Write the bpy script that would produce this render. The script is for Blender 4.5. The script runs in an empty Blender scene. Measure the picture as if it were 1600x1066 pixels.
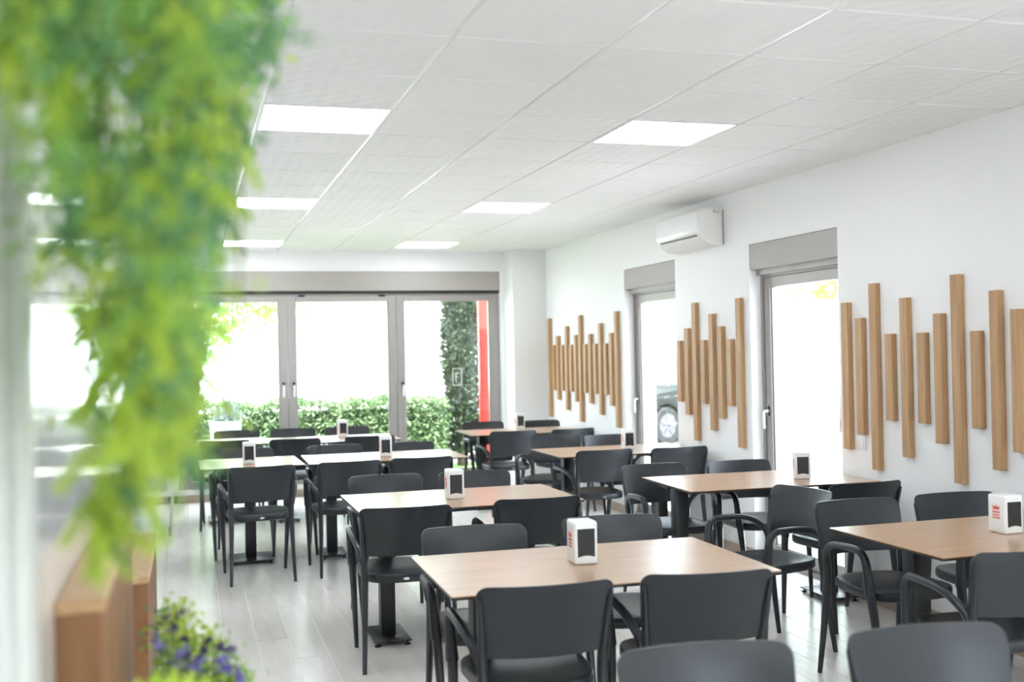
import bpy, bmesh, math, random
from mathutils import Vector, Matrix

# ---------------------------------------------------------------- camera, world, sun, exposure
sc = bpy.context.scene
COL = sc.collection
CAM_H = 1.55
FPX, YAW, PITCH, ROLL = 1704.4, 0.2879, 0.0091, -0.0202

def cam_axes():
    cy, sy, cp, sp, cr, sr = math.cos(YAW), math.sin(YAW), math.cos(PITCH), math.sin(PITCH), math.cos(ROLL), math.sin(ROLL)
    f = Vector((sy*cp, cy*cp, sp)); r = Vector((cy, -sy, 0)); u = r.cross(f)
    return cr*r + sr*u, -sr*r + cr*u, f
AX = cam_axes()
cam_data = bpy.data.cameras.new('camera')
cam = bpy.data.objects.new('camera', cam_data); COL.objects.link(cam)
m = Matrix.Identity(4)
for i in range(3):
    m[i][0], m[i][1], m[i][2] = AX[0][i], AX[1][i], -AX[2][i]
m[0][3], m[1][3], m[2][3] = 0, 0, CAM_H
cam.matrix_world = m
cam_data.sensor_width = 36.0; cam_data.lens = FPX/1600*36
cam_data.clip_start = 0.02; cam_data.clip_end = 300
cam_data.dof.use_dof = True; cam_data.dof.focus_distance = 5.6; cam_data.dof.aperture_fstop = 2.1
sc.camera = cam

world = bpy.data.worlds.new('World'); sc.world = world; world.use_nodes = True
bgn = world.node_tree.nodes['Background']
bgn.inputs[0].default_value = (0.80, 0.88, 1.0, 1); bgn.inputs[1].default_value = 4.6

sun_d = bpy.data.lights.new('sun', 'SUN'); sun_d.energy = 16.0; sun_d.angle = math.radians(1.0); sun_d.color = (1, .99, .97)
sun = bpy.data.objects.new('sun', sun_d); COL.objects.link(sun)
sun.rotation_euler = Vector((0.45, 0.55, -1.25)).to_track_quat('-Z', 'Y').to_euler()

sc.view_settings.view_transform = 'Standard'; sc.view_settings.look = 'None'
sc.view_settings.exposure = 1.1; sc.view_settings.gamma = 1.0; sc.view_settings.use_curve_mapping = False
sc.cycles.max_bounces = 10; sc.cycles.diffuse_bounces = 6; sc.cycles.glossy_bounces = 4
sc.cycles.transparent_max_bounces = 16; sc.cycles.sample_clamp_indirect = 8.0
PANEL_EMIT = 6.0

# ---------------------------------------------------------------- helpers
random.seed(7)
def W(px, py, Y):
    """the point at depth Y on the sight line of a picture position"""
    c = AX[0]*((px-800)/FPX) + AX[1]*(-(py-533)/FPX) + AX[2]
    return Vector((0, 0, CAM_H)) + c*(Y/c.y)

class MB:
    def __init__(s): s.v = []; s.f = []
    def add(s, vs, fs):
        n = len(s.v); s.v += [tuple(p) for p in vs]; s.f += [tuple(n+i for i in f) for f in fs]
    def box(s, x0, x1, y0, y1, z0, z1):
        s.add([(x0,y0,z0),(x1,y0,z0),(x1,y1,z0),(x0,y1,z0),(x0,y0,z1),(x1,y0,z1),(x1,y1,z1),(x0,y1,z1)],
              [(0,3,2,1),(4,5,6,7),(0,1,5,4),(1,2,6,5),(2,3,7,6),(3,0,4,7)])
        return s
    def tube(s, pts, rad, n=8, flat=1.0, caps=True):
        pts = [Vector(p) for p in pts]; k = len(pts)
        if not hasattr(rad, '__len__'): rad = [rad]*k
        tang = []
        for i in range(k):
            a = pts[max(i-1,0)]; b = pts[min(i+1,k-1)]; tang.append((b-a).normalized())
        ref = Vector((1,0,0)) if abs(tang[0].x) < .8 else Vector((0,1,0))
        rings = []
        for i in range(k):
            t = tang[i]; ref = (ref - t*ref.dot(t)).normalized(); b = t.cross(ref)
            rings.append([pts[i] + ref*math.cos(2*math.pi*j/n)*rad[i]*flat + b*math.sin(2*math.pi*j/n)*rad[i] for j in range(n)])
        vs = [p for r in rings for p in r]; fs = []
        for i in range(k-1):
            for j in range(n):
                fs.append((i*n+j, i*n+(j+1)%n, (i+1)*n+(j+1)%n, (i+1)*n+j))
        if caps:
            fs.append(tuple(range(n-1,-1,-1))); fs.append(tuple((k-1)*n+j for j in range(n)))
        s.add(vs, fs); return s
    def lathe(s, prof, n=24, c=(0,0,0), axis='z', cap=True):
        vs = []; k = len(prof)
        for r, h in prof:
            for j in range(n):
                a = 2*math.pi*j/n
                p = (r*math.cos(a), r*math.sin(a), h)
                if axis == 'x': p = (p[2], p[0], p[1])
                if axis == 'y': p = (p[1], p[2], p[0])
                vs.append((p[0]+c[0], p[1]+c[1], p[2]+c[2]))
        fs = [(i*n+j, i*n+(j+1)%n, (i+1)*n+(j+1)%n, (i+1)*n+j) for i in range(k-1) for j in range(n)]
        if cap: fs += [tuple(range(n-1,-1,-1)), tuple((k-1)*n+j for j in range(n))]
        s.add(vs, fs); return s
    def prism(s, poly, a, b, axis='y'):
        """poly in the plane across the axis, extruded from a to b"""
        def P(u, v, t): return {'y': (u, t, v), 'x': (t, u, v), 'z': (u, v, t)}[axis]
        n = len(poly)
        s.add([P(u, v, a) for u, v in poly] + [P(u, v, b) for u, v in poly],
              [tuple(range(n-1,-1,-1)), tuple(range(n, 2*n))] + [(i, (i+1)%n, n+(i+1)%n, n+i) for i in range(n)])
        return s
    def mesh(s, name, mat, smooth=False, bevel=0, seg=2, angle=35):
        me = bpy.data.meshes.new(name); me.from_pydata(s.v, [], s.f)
        bm = bmesh.new(); bm.from_mesh(me)
        bmesh.ops.recalc_face_normals(bm, faces=bm.faces)
        if bevel:
            es = [e for e in bm.edges if len(e.link_faces) == 2 and e.calc_face_angle(0) > .5]
            bmesh.ops.bevel(bm, geom=es, offset=bevel, segments=seg, profile=.5, affect='EDGES', clamp_overlap=True)
        bm.to_mesh(me); bm.free()
        if smooth or bevel:
            me.polygons.foreach_set('use_smooth', [True]*len(me.polygons))
            me.set_sharp_from_angle(angle=math.radians(angle))
        if mat: me.materials.append(mat)
        return me
    def build(s, name, mat, parent=None, **kw):
        return put(name, s.mesh(name, mat, **kw), parent)

def put(name, me, parent=None, loc=None, rot=None, scale=None):
    o = bpy.data.objects.new(name, me); COL.objects.link(o)
    if parent: o.parent = parent
    if loc is not None: o.location = loc
    if rot is not None: o.rotation_euler = rot
    if scale is not None: o.scale = (scale,)*3 if not hasattr(scale, '__len__') else scale
    return o
def tag(o, label=None, cat=None, group=None, kind=None):
    if label: o['label'] = label
    if cat: o['category'] = cat
    if group: o['group'] = group
    if kind: o['kind'] = kind
    return o
def thing(name, label, cat, loc=(0,0,0), rz=0, group=None, kind=None):
    o = bpy.data.objects.new(name, None); COL.objects.link(o); o.empty_display_size = .1
    o.location = loc; o.rotation_euler = (0,0,rz)
    return tag(o, label, cat, group, kind)
def copy_tree(o, parent=None):
    c = o.copy(); COL.objects.link(c); c.parent = parent
    for ch in list(o.children): copy_tree(ch, c)
    return c

# ---------------------------------------------------------------- materials
def mat(name, col, rough=.5, metal=0, noise=0, nscale=8, bump=0, bscale=60, coat=0, coat_rough=.05, stretch=(1,1,1), rand=0, spec=.5, trans=0, col2=None):
    ma = bpy.data.materials.new(name); ma.use_nodes = True
    nt = ma.node_tree; N = nt.nodes; L = nt.links; b = N['Principled BSDF']
    b.inputs['Base Color'].default_value = (*col, 1); b.inputs['Roughness'].default_value = rough
    b.inputs['Metallic'].default_value = metal; b.inputs['Specular IOR Level'].default_value = spec
    b.inputs['Coat Weight'].default_value = coat; b.inputs['Coat Roughness'].default_value = coat_rough
    if trans: b.inputs['Subsurface Weight'].default_value = 0
    tc = N.new('ShaderNodeTexCoord'); mp = N.new('ShaderNodeMapping'); mp.inputs['Scale'].default_value = stretch
    oi = N.new('ShaderNodeObjectInfo')
    vm = N.new('ShaderNodeVectorMath'); vm.operation = 'ADD'
    mul = N.new('ShaderNodeMath'); mul.operation = 'MULTIPLY'; mul.inputs[1].default_value = 37.0 if rand else 0
    L.new(oi.outputs['Random'], mul.inputs[0]); L.new(tc.outputs['Object'], vm.inputs[0]); L.new(mul.outputs[0], vm.inputs[1])
    L.new(vm.outputs[0], mp.inputs[0])
    if noise:
        no = N.new('ShaderNodeTexNoise'); no.inputs['Scale'].default_value = nscale; no.inputs['Detail'].default_value = 6
        L.new(mp.outputs[0], no.inputs['Vector'])
        mx = N.new('ShaderNodeMix'); mx.data_type = 'RGBA'
        c2 = col2 or tuple(min(1, c*(1+noise)) for c in col)
        c1 = col if col2 else tuple(c*(1-noise) for c in col)
        mx.inputs[6].default_value = (*c1, 1); mx.inputs[7].default_value = (*c2, 1)
        cr = N.new('ShaderNodeMapRange'); cr.inputs[1].default_value = .3; cr.inputs[2].default_value = .7
        L.new(no.outputs['Fac'], cr.inputs[0]); L.new(cr.outputs[0], mx.inputs[0])
        out = mx.outputs[2]
        if rand:
            hs = N.new('ShaderNodeHueSaturation'); mr = N.new('ShaderNodeMapRange')
            mr.inputs[3].default_value = 1-rand; mr.inputs[4].default_value = 1+rand
            L.new(oi.outputs['Random'], mr.inputs[0]); L.new(mr.outputs[0], hs.inputs['Value']); L.new(out, hs.inputs['Color'])
            out = hs.outputs[0]
        L.new(out, b.inputs['Base Color'])
    if bump:
        n2 = N.new('ShaderNodeTexNoise'); n2.inputs['Scale'].default_value = bscale; n2.inputs['Detail'].default_value = 3
        L.new(mp.outputs[0], n2.inputs['Vector'])
        bp = N.new('ShaderNodeBump'); bp.inputs['Strength'].default_value = bump; bp.inputs['Distance'].default_value = .01
        L.new(n2.outputs['Fac'], bp.inputs['Height']); L.new(bp.outputs[0], b.inputs['Normal'])
    return ma

def leaf_mat(name, c1, c2, transl=.35, rand=.15):
    ma = mat(name, c1, .5, noise=.1, nscale=14, col2=c2, rand=rand)
    nt = ma.node_tree; N = nt.nodes; L = nt.links; b = N['Principled BSDF']
    tr = N.new('ShaderNodeBsdfTranslucent'); mx = N.new('ShaderNodeMixShader'); mx.inputs[0].default_value = transl
    src = b.inputs['Base Color'].links[0].from_socket
    L.new(src, tr.inputs['Color']); L.new(b.outputs[0], mx.inputs[1]); L.new(tr.outputs[0], mx.inputs[2])
    L.new(mx.outputs[0], N['Material Output'].inputs['Surface'])
    return ma

def glass_mat(name, tint=(.97,.99,.98), ior=1.45):
    ma = bpy.data.materials.new(name); ma.use_nodes = True
    nt = ma.node_tree; N = nt.nodes; L = nt.links; N.remove(N['Principled BSDF'])
    t = N.new('ShaderNodeBsdfTransparent'); t.inputs[0].default_value = (*tint, 1)
    g = N.new('ShaderNodeBsdfGlossy'); g.inputs['Roughness'].default_value = 0.0
    lw = N.new('ShaderNodeLayerWeight'); lw.inputs[0].default_value = .5
    pw = N.new('ShaderNodeMath'); pw.operation = 'POWER'; pw.inputs[1].default_value = 5
    fr = N.new('ShaderNodeMath'); fr.operation = 'MULTIPLY_ADD'; fr.inputs[1].default_value = .92; fr.inputs[2].default_value = .035
    L.new(lw.outputs['Facing'], pw.inputs[0]); L.new(pw.outputs[0], fr.inputs[0])
    mx = N.new('ShaderNodeMixShader'); L.new(fr.outputs[0], mx.inputs[0]); L.new(t.outputs[0], mx.inputs[1]); L.new(g.outputs[0], mx.inputs[2])
    L.new(mx.outputs[0], N['Material Output'].inputs['Surface'])
    return ma

def emit_mat(name, col, st):
    ma = bpy.data.materials.new(name); ma.use_nodes = True
    b = ma.node_tree.nodes['Principled BSDF']
    b.inputs['Base Color'].default_value = (.9,.9,.9,1); b.inputs['Emission Color'].default_value = (*col,1); b.inputs['Emission Strength'].default_value = st
    return ma

def tile_mat():
    ma = mat('ceiling_tile_vinyl', (.83,.83,.835), .6, rand=.015, noise=.012, nscale=3)
    nt = ma.node_tree; N = nt.nodes; L = nt.links; b = N['Principled BSDF']
    tc = N.new('ShaderNodeTexCoord')
    w1 = N.new('ShaderNodeTexWave'); w1.wave_type = 'BANDS'; w1.bands_direction = 'DIAGONAL'
    w1.inputs['Scale'].default_value = 5; w1.inputs['Distortion'].default_value = 3.5; w1.inputs['Detail'].default_value = 1.5; w1.inputs['Detail Scale'].default_value = 1.2
    w2 = N.new('ShaderNodeTexWave'); w2.bands_direction = 'X'
    w2.inputs['Scale'].default_value = 4; w2.inputs['Distortion'].default_value = 2.0
    ad = N.new('ShaderNodeMath'); ad.operation = 'ADD'
    L.new(tc.outputs['Object'], w1.inputs['Vector']); L.new(tc.outputs['Object'], w2.inputs['Vector'])
    L.new(w1.outputs['Fac'], ad.inputs[0]); L.new(w2.outputs['Fac'], ad.inputs[1])
    bp = N.new('ShaderNodeBump'); bp.inputs['Strength'].default_value = .30; bp.inputs['Distance'].default_value = .0065
    L.new(ad.outputs[0], bp.inputs['Height']); L.new(bp.outputs[0], b.inputs['Normal'])
    return ma

M = dict(
    wall = mat('white_wall_paint', (.86,.86,.86), .55, bump=.04, bscale=180),
    gloss_wall = mat('glossy_white_panel', (.80,.82,.81), .35, coat=1.0, coat_rough=.06, noise=.01),
    tile = tile_mat(),
    tbar = mat('white_grid_bar', (.80,.80,.80), .25),
    slab = mat('ceiling_slab', (.25,.25,.25), .9, noise=.1),
    panel = emit_mat('led_panel', (.89,.94,1), PANEL_EMIT),
    white_metal = mat('white_metal', (.85,.85,.85), .35, noise=.01),
    plank = mat('wood_look_tile', (.78,.735,.68), .22, noise=.1, nscale=2.2, stretch=(6,.9,1), rand=.05, bump=.03, bscale=30, col2=(.90,.87,.83)),
    grout = mat('tile_grout', (.86,.84,.81), .8, noise=.1, nscale=20),
    skirting = mat('brown_skirting_tile', (.42,.33,.26), .4, noise=.12, nscale=6, stretch=(4,1,1)),
    taupe = mat('taupe_aluminium', (.36,.335,.315), .32, noise=.02, metal=.35),
    taupe_box = mat('taupe_roller_box', (.40,.37,.345), .38, noise=.02),
    dark_gap = mat('dark_seal', (.03,.03,.03), .6, noise=.05),
    glass = glass_mat('window_glass'),
    chair = mat('dark_grey_polypropylene', (.024,.028,.034), .33, noise=.05, nscale=40, bump=.05, bscale=500),
    badge = mat('chrome_badge', (.6,.6,.6), .25, metal=1, noise=.05),
    black_metal = mat('black_powder_coat', (.018,.019,.021), .35, noise=.1, nscale=30, bump=.03, bscale=300),
    table_wood = mat('table_oak_laminate', (.42,.24,.125), .32, noise=.1, nscale=2.5, stretch=(1.2,9,9), rand=.03, col2=(.56,.345,.195), bump=.01, bscale=60, coat=1.0, coat_rough=.30),
    table_edge = mat('table_black_edge', (.03,.025,.02), .4, noise=.1),
    slat_wood = mat('oak_slat', (.41,.235,.108), .5, noise=.1, nscale=3, stretch=(14,14,.8), rand=.06, col2=(.54,.335,.17), bump=.05, bscale=30),
    panel_wood = mat('brown_panel_wood', (.20,.085,.03), .45, noise=.12, nscale=3, stretch=(12,12,.8), rand=.05, col2=(.28,.13,.05), bump=.05, bscale=30),
    plastic_white = mat('white_plastic', (.86,.86,.86), .3, noise=.01),
    ac_white = mat('air_conditioner_white', (.84,.83,.80), .35, noise=.01),
    black_plastic = mat('black_plastic', (.02,.02,.022), .35, noise=.05),
    red_ink = mat('red_print', (.75,.12,.07), .5, noise=.05),
    grey_print = mat('grey_print', (.35,.35,.36), .6, noise=.05),
    leaf_a = leaf_mat('leaf_yellow_green', (.42,.59,.06), (.60,.73,.12), .52),
    leaf_b = leaf_mat('leaf_mid_green', (.23,.45,.09), (.37,.57,.15), .52),
    leaf_c = leaf_mat('leaf_dark_green', (.08,.22,.09), (.19,.36,.17), .45),
    stem = mat('green_stem', (.16,.22,.05), .6, noise=.2),
    hedge_leaf = leaf_mat('hedge_leaf', (.085,.16,.065), (.26,.36,.18), .3),
    cypress_leaf = leaf_mat('cypress_foliage', (.018,.035,.018), (.05,.075,.035), .1),
    tree_leaf = leaf_mat('street_tree_leaf', (.15,.30,.05), (.32,.46,.12), .45),
    bark = mat('tree_bark', (.10,.07,.05), .85, noise=.3, nscale=12, bump=.5, bscale=30),
    grass = mat('lawn', (.14,.26,.05), .8, noise=.3, nscale=30, bump=.6, bscale=150),
    pave = mat('pale_paving', (.52,.51,.50), .8, noise=.06, nscale=3, bump=.1, bscale=60),
    red_post = mat('red_painted_metal', (.62,.035,.025), .4, noise=.04),
    pot_white = mat('white_planter', (.82,.83,.84), .4, noise=.02),
    silver_leaf = leaf_mat('silver_leaf', (.30,.34,.33), (.50,.54,.52), .15),
    car_white = mat('white_car_paint', (.78,.78,.80), .25, coat=1, noise=.01),
    car_silver = mat('dark_car_paint', (.014,.015,.017), .5, metal=0, spec=.2, coat=0, noise=.02),
    car_glass = mat('tinted_car_glass', (.03,.035,.04), .08, noise=.02),
    rubber = mat('tyre_rubber', (.02,.02,.02), .8, noise=.1),
    rim = mat('alloy_rim', (.10,.10,.11), .45, metal=.2, noise=.02),
    violet = leaf_mat('violet_petal', (.13,.09,.42), (.32,.26,.66), .25),
    dark_violet = leaf_mat('dark_violet_bud', (.035,.025,.10), (.09,.06,.22), .15),
    post_grey = mat('grey_green_post', (.66,.68,.64), .4, noise=.02),
    sticker = mat('white_sticker', (.8,.8,.8), .5, noise=.02),
)

# ---------------------------------------------------------------- room shell
XL, XR, YB, YF, ZC = -0.19, 3.90, 12.13, -2.0, CAM_H + 1.144
WALL_T = 0.30
GX0, GY0, G = 0.337, 3.2355, 0.6

# floor with individual wood-look planks
fl = MB().box(XL-.3, XR+.3, YF-.3, YB+.35, -.12, -.0016).build('floor', M['grout'])
tag(fl, 'light greige wood-look plank tile floor under all the tables', 'floor', kind='structure')
PW, PL, GAP = 0.172, 1.2, 0.0035
def plank_mesh(w, l):
    return MB().box(GAP/2, w-GAP/2, GAP/2, l-GAP/2, -.0016, 0).mesh('plank', M['plank'])
plank_cache = {}
nx = int(math.ceil((XR-XL)/PW))
for i in range(nx):
    x0 = XL + i*PW; w = round(min(PW, XR-x0), 4)
    if w < .02: continue
    y = 0.2 - (i*0.43 % PL)
    while y < YB:
        y0 = max(y, 0.2); l = round(min(y+PL, YB) - y0, 3)
        if l > .03:
            k = (w, l)
            if k not in plank_cache: plank_cache[k] = plank_mesh(w, l)
            put('plank', plank_cache[k], fl, (x0, y0, 0))
        y += PL

# ceiling: slab, tiles, grid bars, light panels
ce = MB().box(XL-.3, XR+.3, YF-.3, YB+.35, ZC+.02, ZC+.2).build('ceiling', M['slab'])
tag(ce, 'suspended white tile ceiling with recessed light panels', 'ceiling', kind='structure')
xs = [XL] + [GX0+G*i for i in range(0, 6)] + [XR]
ys = [YF] + [GY0+G*r for r in range(-8, 15)] + [YB]
lights = [(0, r) for r in (-7, -2, 3, 8, 13)] + [(3, r) for r in (-7, -2, 3, 8, 13)]
tile_cache = {}
for ix in range(len(xs)-1):
    for iy in range(len(ys)-1):
        c, r = ix-1, iy-9
        if (c, r) in lights: continue
        w, d = round(xs[ix+1]-xs[ix], 4), round(ys[iy+1]-ys[iy], 4)
        if (w, d) not in tile_cache:
            e = .0065
            tile_cache[(w, d)] = MB().box(-w/2+e, w/2-e, -d/2+e, d/2-e, 0, .014).mesh('ceiling_tile', M['tile'], bevel=.004, seg=1)
        put('ceiling_tile', tile_cache[(w, d)], ce, ((xs[ix]+xs[ix+1])/2, (ys[iy]+ys[iy+1])/2, ZC))
for x in xs[1:-1]:
    MB().box(x-.012, x+.012, YF, YB, ZC+.004, ZC+.0195).build('grid_bar', M['tbar'], ce)
for y in ys[1:-1]:
    MB().box(XL, XR, y-.0105, y+.0105, ZC+.008, ZC+.0185).build('grid_bar', M['tbar'], ce)
for nm, b in (('edge_trim', (XL, XL+.02, YF, YB)), ('edge_trim', (XR-.02, XR, YF, YB)), ('edge_trim', (XL, XR, YB-.02, YB))):
    MB().box(b[0], b[1], b[2], b[3], ZC+.002, ZC+.0195).build(nm, M['tbar'], ce)

lp_frame = MB()
for a in (-1, 1):
    lp_frame.box(min(a*.296,a*.284), max(a*.296,a*.284), -.296, .296, -.004, .012)
    lp_frame.box(-.284, .284, min(a*.296,a*.284), max(a*.296,a*.284), -.004, .012)
lp_frame = lp_frame.mesh('frame', M['white_metal']); lp_diff = MB().box(-.284, .284, -.284, .284, -.001, .010).mesh('diffuser', M['panel'])
WHICH = {3: 'nearest pair', 8: 'middle pair', 13: 'far pair near the window wall', -2: 'pair just above the view', -7: 'pair behind the viewer'}
for c, r in lights:
    t = thing('ceiling_light', 'square ceiling light panel, %s of the %s' % ('left' if c == 0 else 'right', WHICH[r]), 'ceiling light',
              (GX0+G*c+.3, GY0+G*r+.3, ZC), group='square ceiling light panels')
    put('frame', lp_frame, t); put('diffuser', lp_diff, t)

# walls
DOORS = [(5.96, 7.08), (8.34, 9.45)]             # openings in the right wall (y range)
DOOR_TOP = 2.285
wr = MB()
yy = YF
for a, b in DOORS:
    wr.box(XR, XR+WALL_T, yy, a, 0, ZC+.02); wr.box(XR, XR+WALL_T, a, b, DOOR_TOP, ZC+.02); yy = b
wr.box(XR, XR+WALL_T, yy, YB+.3, 0, ZC+.02)
tag(wr.build('wall_right', M['wall']), 'long white wall with wooden slats and two glass doors', 'wall', kind='structure')
WX0, WX1, WZ0, WZ1 = -.13, 3.455, .135, 2.472
wb = MB().box(XL-.3, XR, YB, YB+WALL_T, WZ1, ZC+.02).box(XL-.3, WX0, YB, YB+WALL_T, 0, WZ1).box(WX1, XR, YB, YB+WALL_T, 0, WZ1).box(WX0, WX1, YB+.02, YB+WALL_T, 0, WZ0)
tag(wb.build('wall_back', M['wall']), 'white wall framing the wide window at the far end', 'wall', kind='structure')
tag(MB().box(3.505, XR, 11.77, YB, 0, ZC+.001).build('wall_pillar', M['wall'], bevel=.004), 'white corner pillar beside the wide far window', 'pillar', kind='structure')
wl = MB().box(XL-.3, XL, YF, YB, 0, ZC+.02).build('wall_left', M['gloss_wall'])
tag(wl, 'glossy white left wall behind the hanging plant', 'wall', kind='structure')
FX0, FX1, FZ0, FZ1 = 1.2, 3.0, .1, 2.35
tag(MB().box(XL-.3, FX0, YF-.3, YF, 0, ZC+.02).box(FX1, XR+.3, YF-.3, YF, 0, ZC+.02).box(FX0, FX1, YF-.3, YF, FZ1, ZC+.02).box(FX0, FX1, YF-.3, YF, 0, FZ0).build('wall_front', M['wall']), 'white wall behind the viewer', 'wall', kind='structure')
tag(MB().box(XL, XL+.016, 1.30, 1.39, 0, ZC-.002).build('trim_1', M['post_grey'], bevel=.003), 'grey upright post against the left wall behind the leaves', 'post', kind='structure')

def skirt(name, x0, x1, y0, y1, label):
    o = MB().box(x0, x1, y0, y1, 0, .08).build(name, M['skirting'], bevel=.003, seg=1)
    tag(o, label, 'skirting', kind='structure')
skirt('baseboard_back', XL+.012, 3.505, YB, YB+.019, 'brown tile skirting under the wide far window')
skirt('baseboard_left', XL, XL+.012, 9.95, YB, 'brown tile skirting along the far left wall')
skirt('baseboard_right', XR-.012, XR, YF, DOORS[0][0], 'brown tile skirting below the large slat group')
skirt('baseboard_right_2', XR-.012, XR, DOORS[0][1], DOORS[1][0], 'brown tile skirting between the two glass doors')
skirt('baseboard_right_3', XR-.012, XR, DOORS[1][1], 11.77, 'brown tile skirting below the farthest slat group')

# ---------------------------------------------------------------- windows
def handle_mesh():
    b = MB().box(-.014, .014, 0, .010, -.035, .035)
    b.tube([(0,.0,0),(0,-.035,0),(0,-.045,-.012),(0,-.045,-.055),(0,-.042,-.125)], [.009,.009,.0095,.010,.009], 8)
    return b.mesh('handle', M['plastic_white'], smooth=True)
HANDLE = handle_mesh()
def sash(parent, x0, x1, y, z0, z1, st, top, bot, depth=.065):
    s = MB().box(x0, x0+st, y, y+depth, z0, z1).box(x1-st, x1, y, y+depth, z0, z1).box(x0+st, x1-st, y, y+depth, z1-top, z1).box(x0+st, x1-st, y, y+depth, z0, z0+bot)
    g = .012
    s.box(x0+st, x0+st+g, y+.012, y+depth-.012, z0+bot, z1-top).box(x1-st-g, x1-st, y+.012, y+depth-.012, z0+bot, z1-top)
    s = s.build('sash', M['taupe'], parent, bevel=.004, seg=1)
    MB().box(x0+st+.001, x1-st-.001, y+depth*.5-.004, y+depth*.5+.004, z0+bot, z1-top).build('pane', M['glass'], s)
    return s
win = thing('window_1', 'wide three-panel glass window with grey-brown frames at the far end', 'window', kind='structure')
MB().box(WX0, WX1, YB-.004, YB+.2, 2.255, WZ1-.001).build('roller_box', M['taupe_box'], win, bevel=.004, seg=1)
MB().box(WX0, WX1, YB+.02, YB+.15, 2.222, 2.255).build('shutter_slot', M['dark_gap'], win)
fr = MB().box(WX0, WX0+.03, YB+.04, YB+.14, WZ0, 2.222).box(WX1-.03, WX1, YB+.04, YB+.14, WZ0, 2.222).box(WX0+.03, WX1-.03, YB+.045, YB+.14, 2.205, 2.222)
fr.build('frame', M['taupe'], win)
SX = [WX0+.03, 1.035, 2.245, WX1-.03]
for i in range(3):
    s = sash(win, SX[i]+.002, SX[i+1]-.002, YB+.03, WZ0, 2.205, .088, .072, .085)
    if i == 0: put('handle', HANDLE, s, (SX[1]-.05, YB+.03, 1.22))
    if i == 1:
        put('handle', HANDLE, s, (SX[1]+.06, YB+.03, 1.22))
        for hx in (SX[1]+.16, SX[2]-.16): MB().box(hx-.035, hx+.035, YB+.012, YB+.029, 2.19, 2.212).build('latch', M['dark_gap'], s, bevel=.004)
    if i == 2:
        put('handle', HANDLE, s, (SX[2]+.06, YB+.03, 1.19))
        dc = MB(); cx, cz, yy_ = 2.945, 1.265, YB+.0565
        for a0, a1, b0, b1 in ((-.055,.055,.09,.10),(-.055,.055,-.10,-.09),(-.055,-.046,-.09,.09),(.046,.055,-.09,.09),(-.02,-.008,-.06,.05),(-.008,.024,.038,.05),(-.008,.016,-.004,.006)):
            dc.box(cx+a0, cx+a1, yy_, yy_+.001, cz+b0, cz+b1)
        tag(dc.build('glass_decal', M['sticker'], s), 'small white framed sign printed on the glass')

win2 = thing('window_2', 'glazed entrance in the wall behind the viewer', 'window', kind='structure')
for i in range(2):
    w_ = (FX1-FX0)/2; s = sash(win2, FX0+w_*i+.002, FX0+w_*(i+1)-.002, YF-.2, FZ0, FZ1, .07, .07, .09)

for n, (a, b) in enumerate(DOORS):
    d = thing('door_%d' % (n+1), ['glass terrace door with grey-brown frame nearest the camera, right wall', 'glass terrace door behind the air conditioner, between two slat groups'][n], 'door', kind='structure')
    MB().box(XR+.004, XR+.2, a+.001, b-.001, 2.10, DOOR_TOP-.001).build('roller_box', M['taupe_box'], d, bevel=.004, seg=1)
    MB().box(XR+.05, XR+.19, a+.01, b-.01, 2.06, 2.10).build('shutter_slot', M['taupe'], d)
    f = MB().box(XR+.085, XR+.18, a+.001, a+.03, 0, 2.06).box(XR+.085, XR+.18, b-.03, b-.001, 0, 2.06).box(XR+.085, XR+.18, a+.03, b-.03, 2.045, 2.06).box(XR+.06, XR+.2, a, b, 0, .03)
    f.build('frame', M['taupe'], d)
    root = bpy.data.objects.new('sash_pivot', None)
    # the sash is modelled facing -y, then turned to face -x
    s = sash(None, a+.032, b-.032, 0, .03, 2.045, .078, .075, .095)
    s.parent = d
    s.matrix_local = Matrix.Translation((XR+.095, a+b, 0)) @ Matrix.Rotation(-math.pi/2, 4, 'Z') @ Matrix.Translation((0, 0, 0))
    s.location = (XR+.095, a+b, 0)
    hx = a+.032+.039
    put('handle', HANDLE, s, (hx, 0, 1.08))
    bpy.data.objects.remove(root)

# ---------------------------------------------------------------- wall slats
ZM = 1.355
LEN = {'A': [1.1,.5,.7,.5,.9,.5,.7,1.1,.5,.7,.5,.9,.5,.7,1.1], 'B': [.5,.7,1.1,.5,.9,.7,.5,1.1], 'C': [.9,.7,1.1,.5,.9,.5,.7,1.1,.5,.9,.7]}
Y0 = {'A': (11.576, -.143), 'B': (8.198, -.146), 'C': (5.818, -.1445)}
SL = {L: MB().box(-.037, 0, 0, .066, -L/2, L/2).mesh('slat', M['slat_wood'], bevel=.002, seg=1) for L in (.5,.7,.9,1.1)}
LAB = {'A': 'fifteen oak slats of uneven length on the wall beside the pillar', 'B': 'eight oak slats of uneven length between the two glass doors', 'C': 'largest-looking row of oak slats on the wall at the right edge'}
for g in 'ABC':
    t = thing('slat_decoration', LAB[g], 'wall decoration', (XR, Y0[g][0], ZM), group='oak slat wall decorations')
    for i, L in enumerate(LEN[g]): put('slat', SL[L], t, (0, Y0[g][1]*i, 0))

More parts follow.
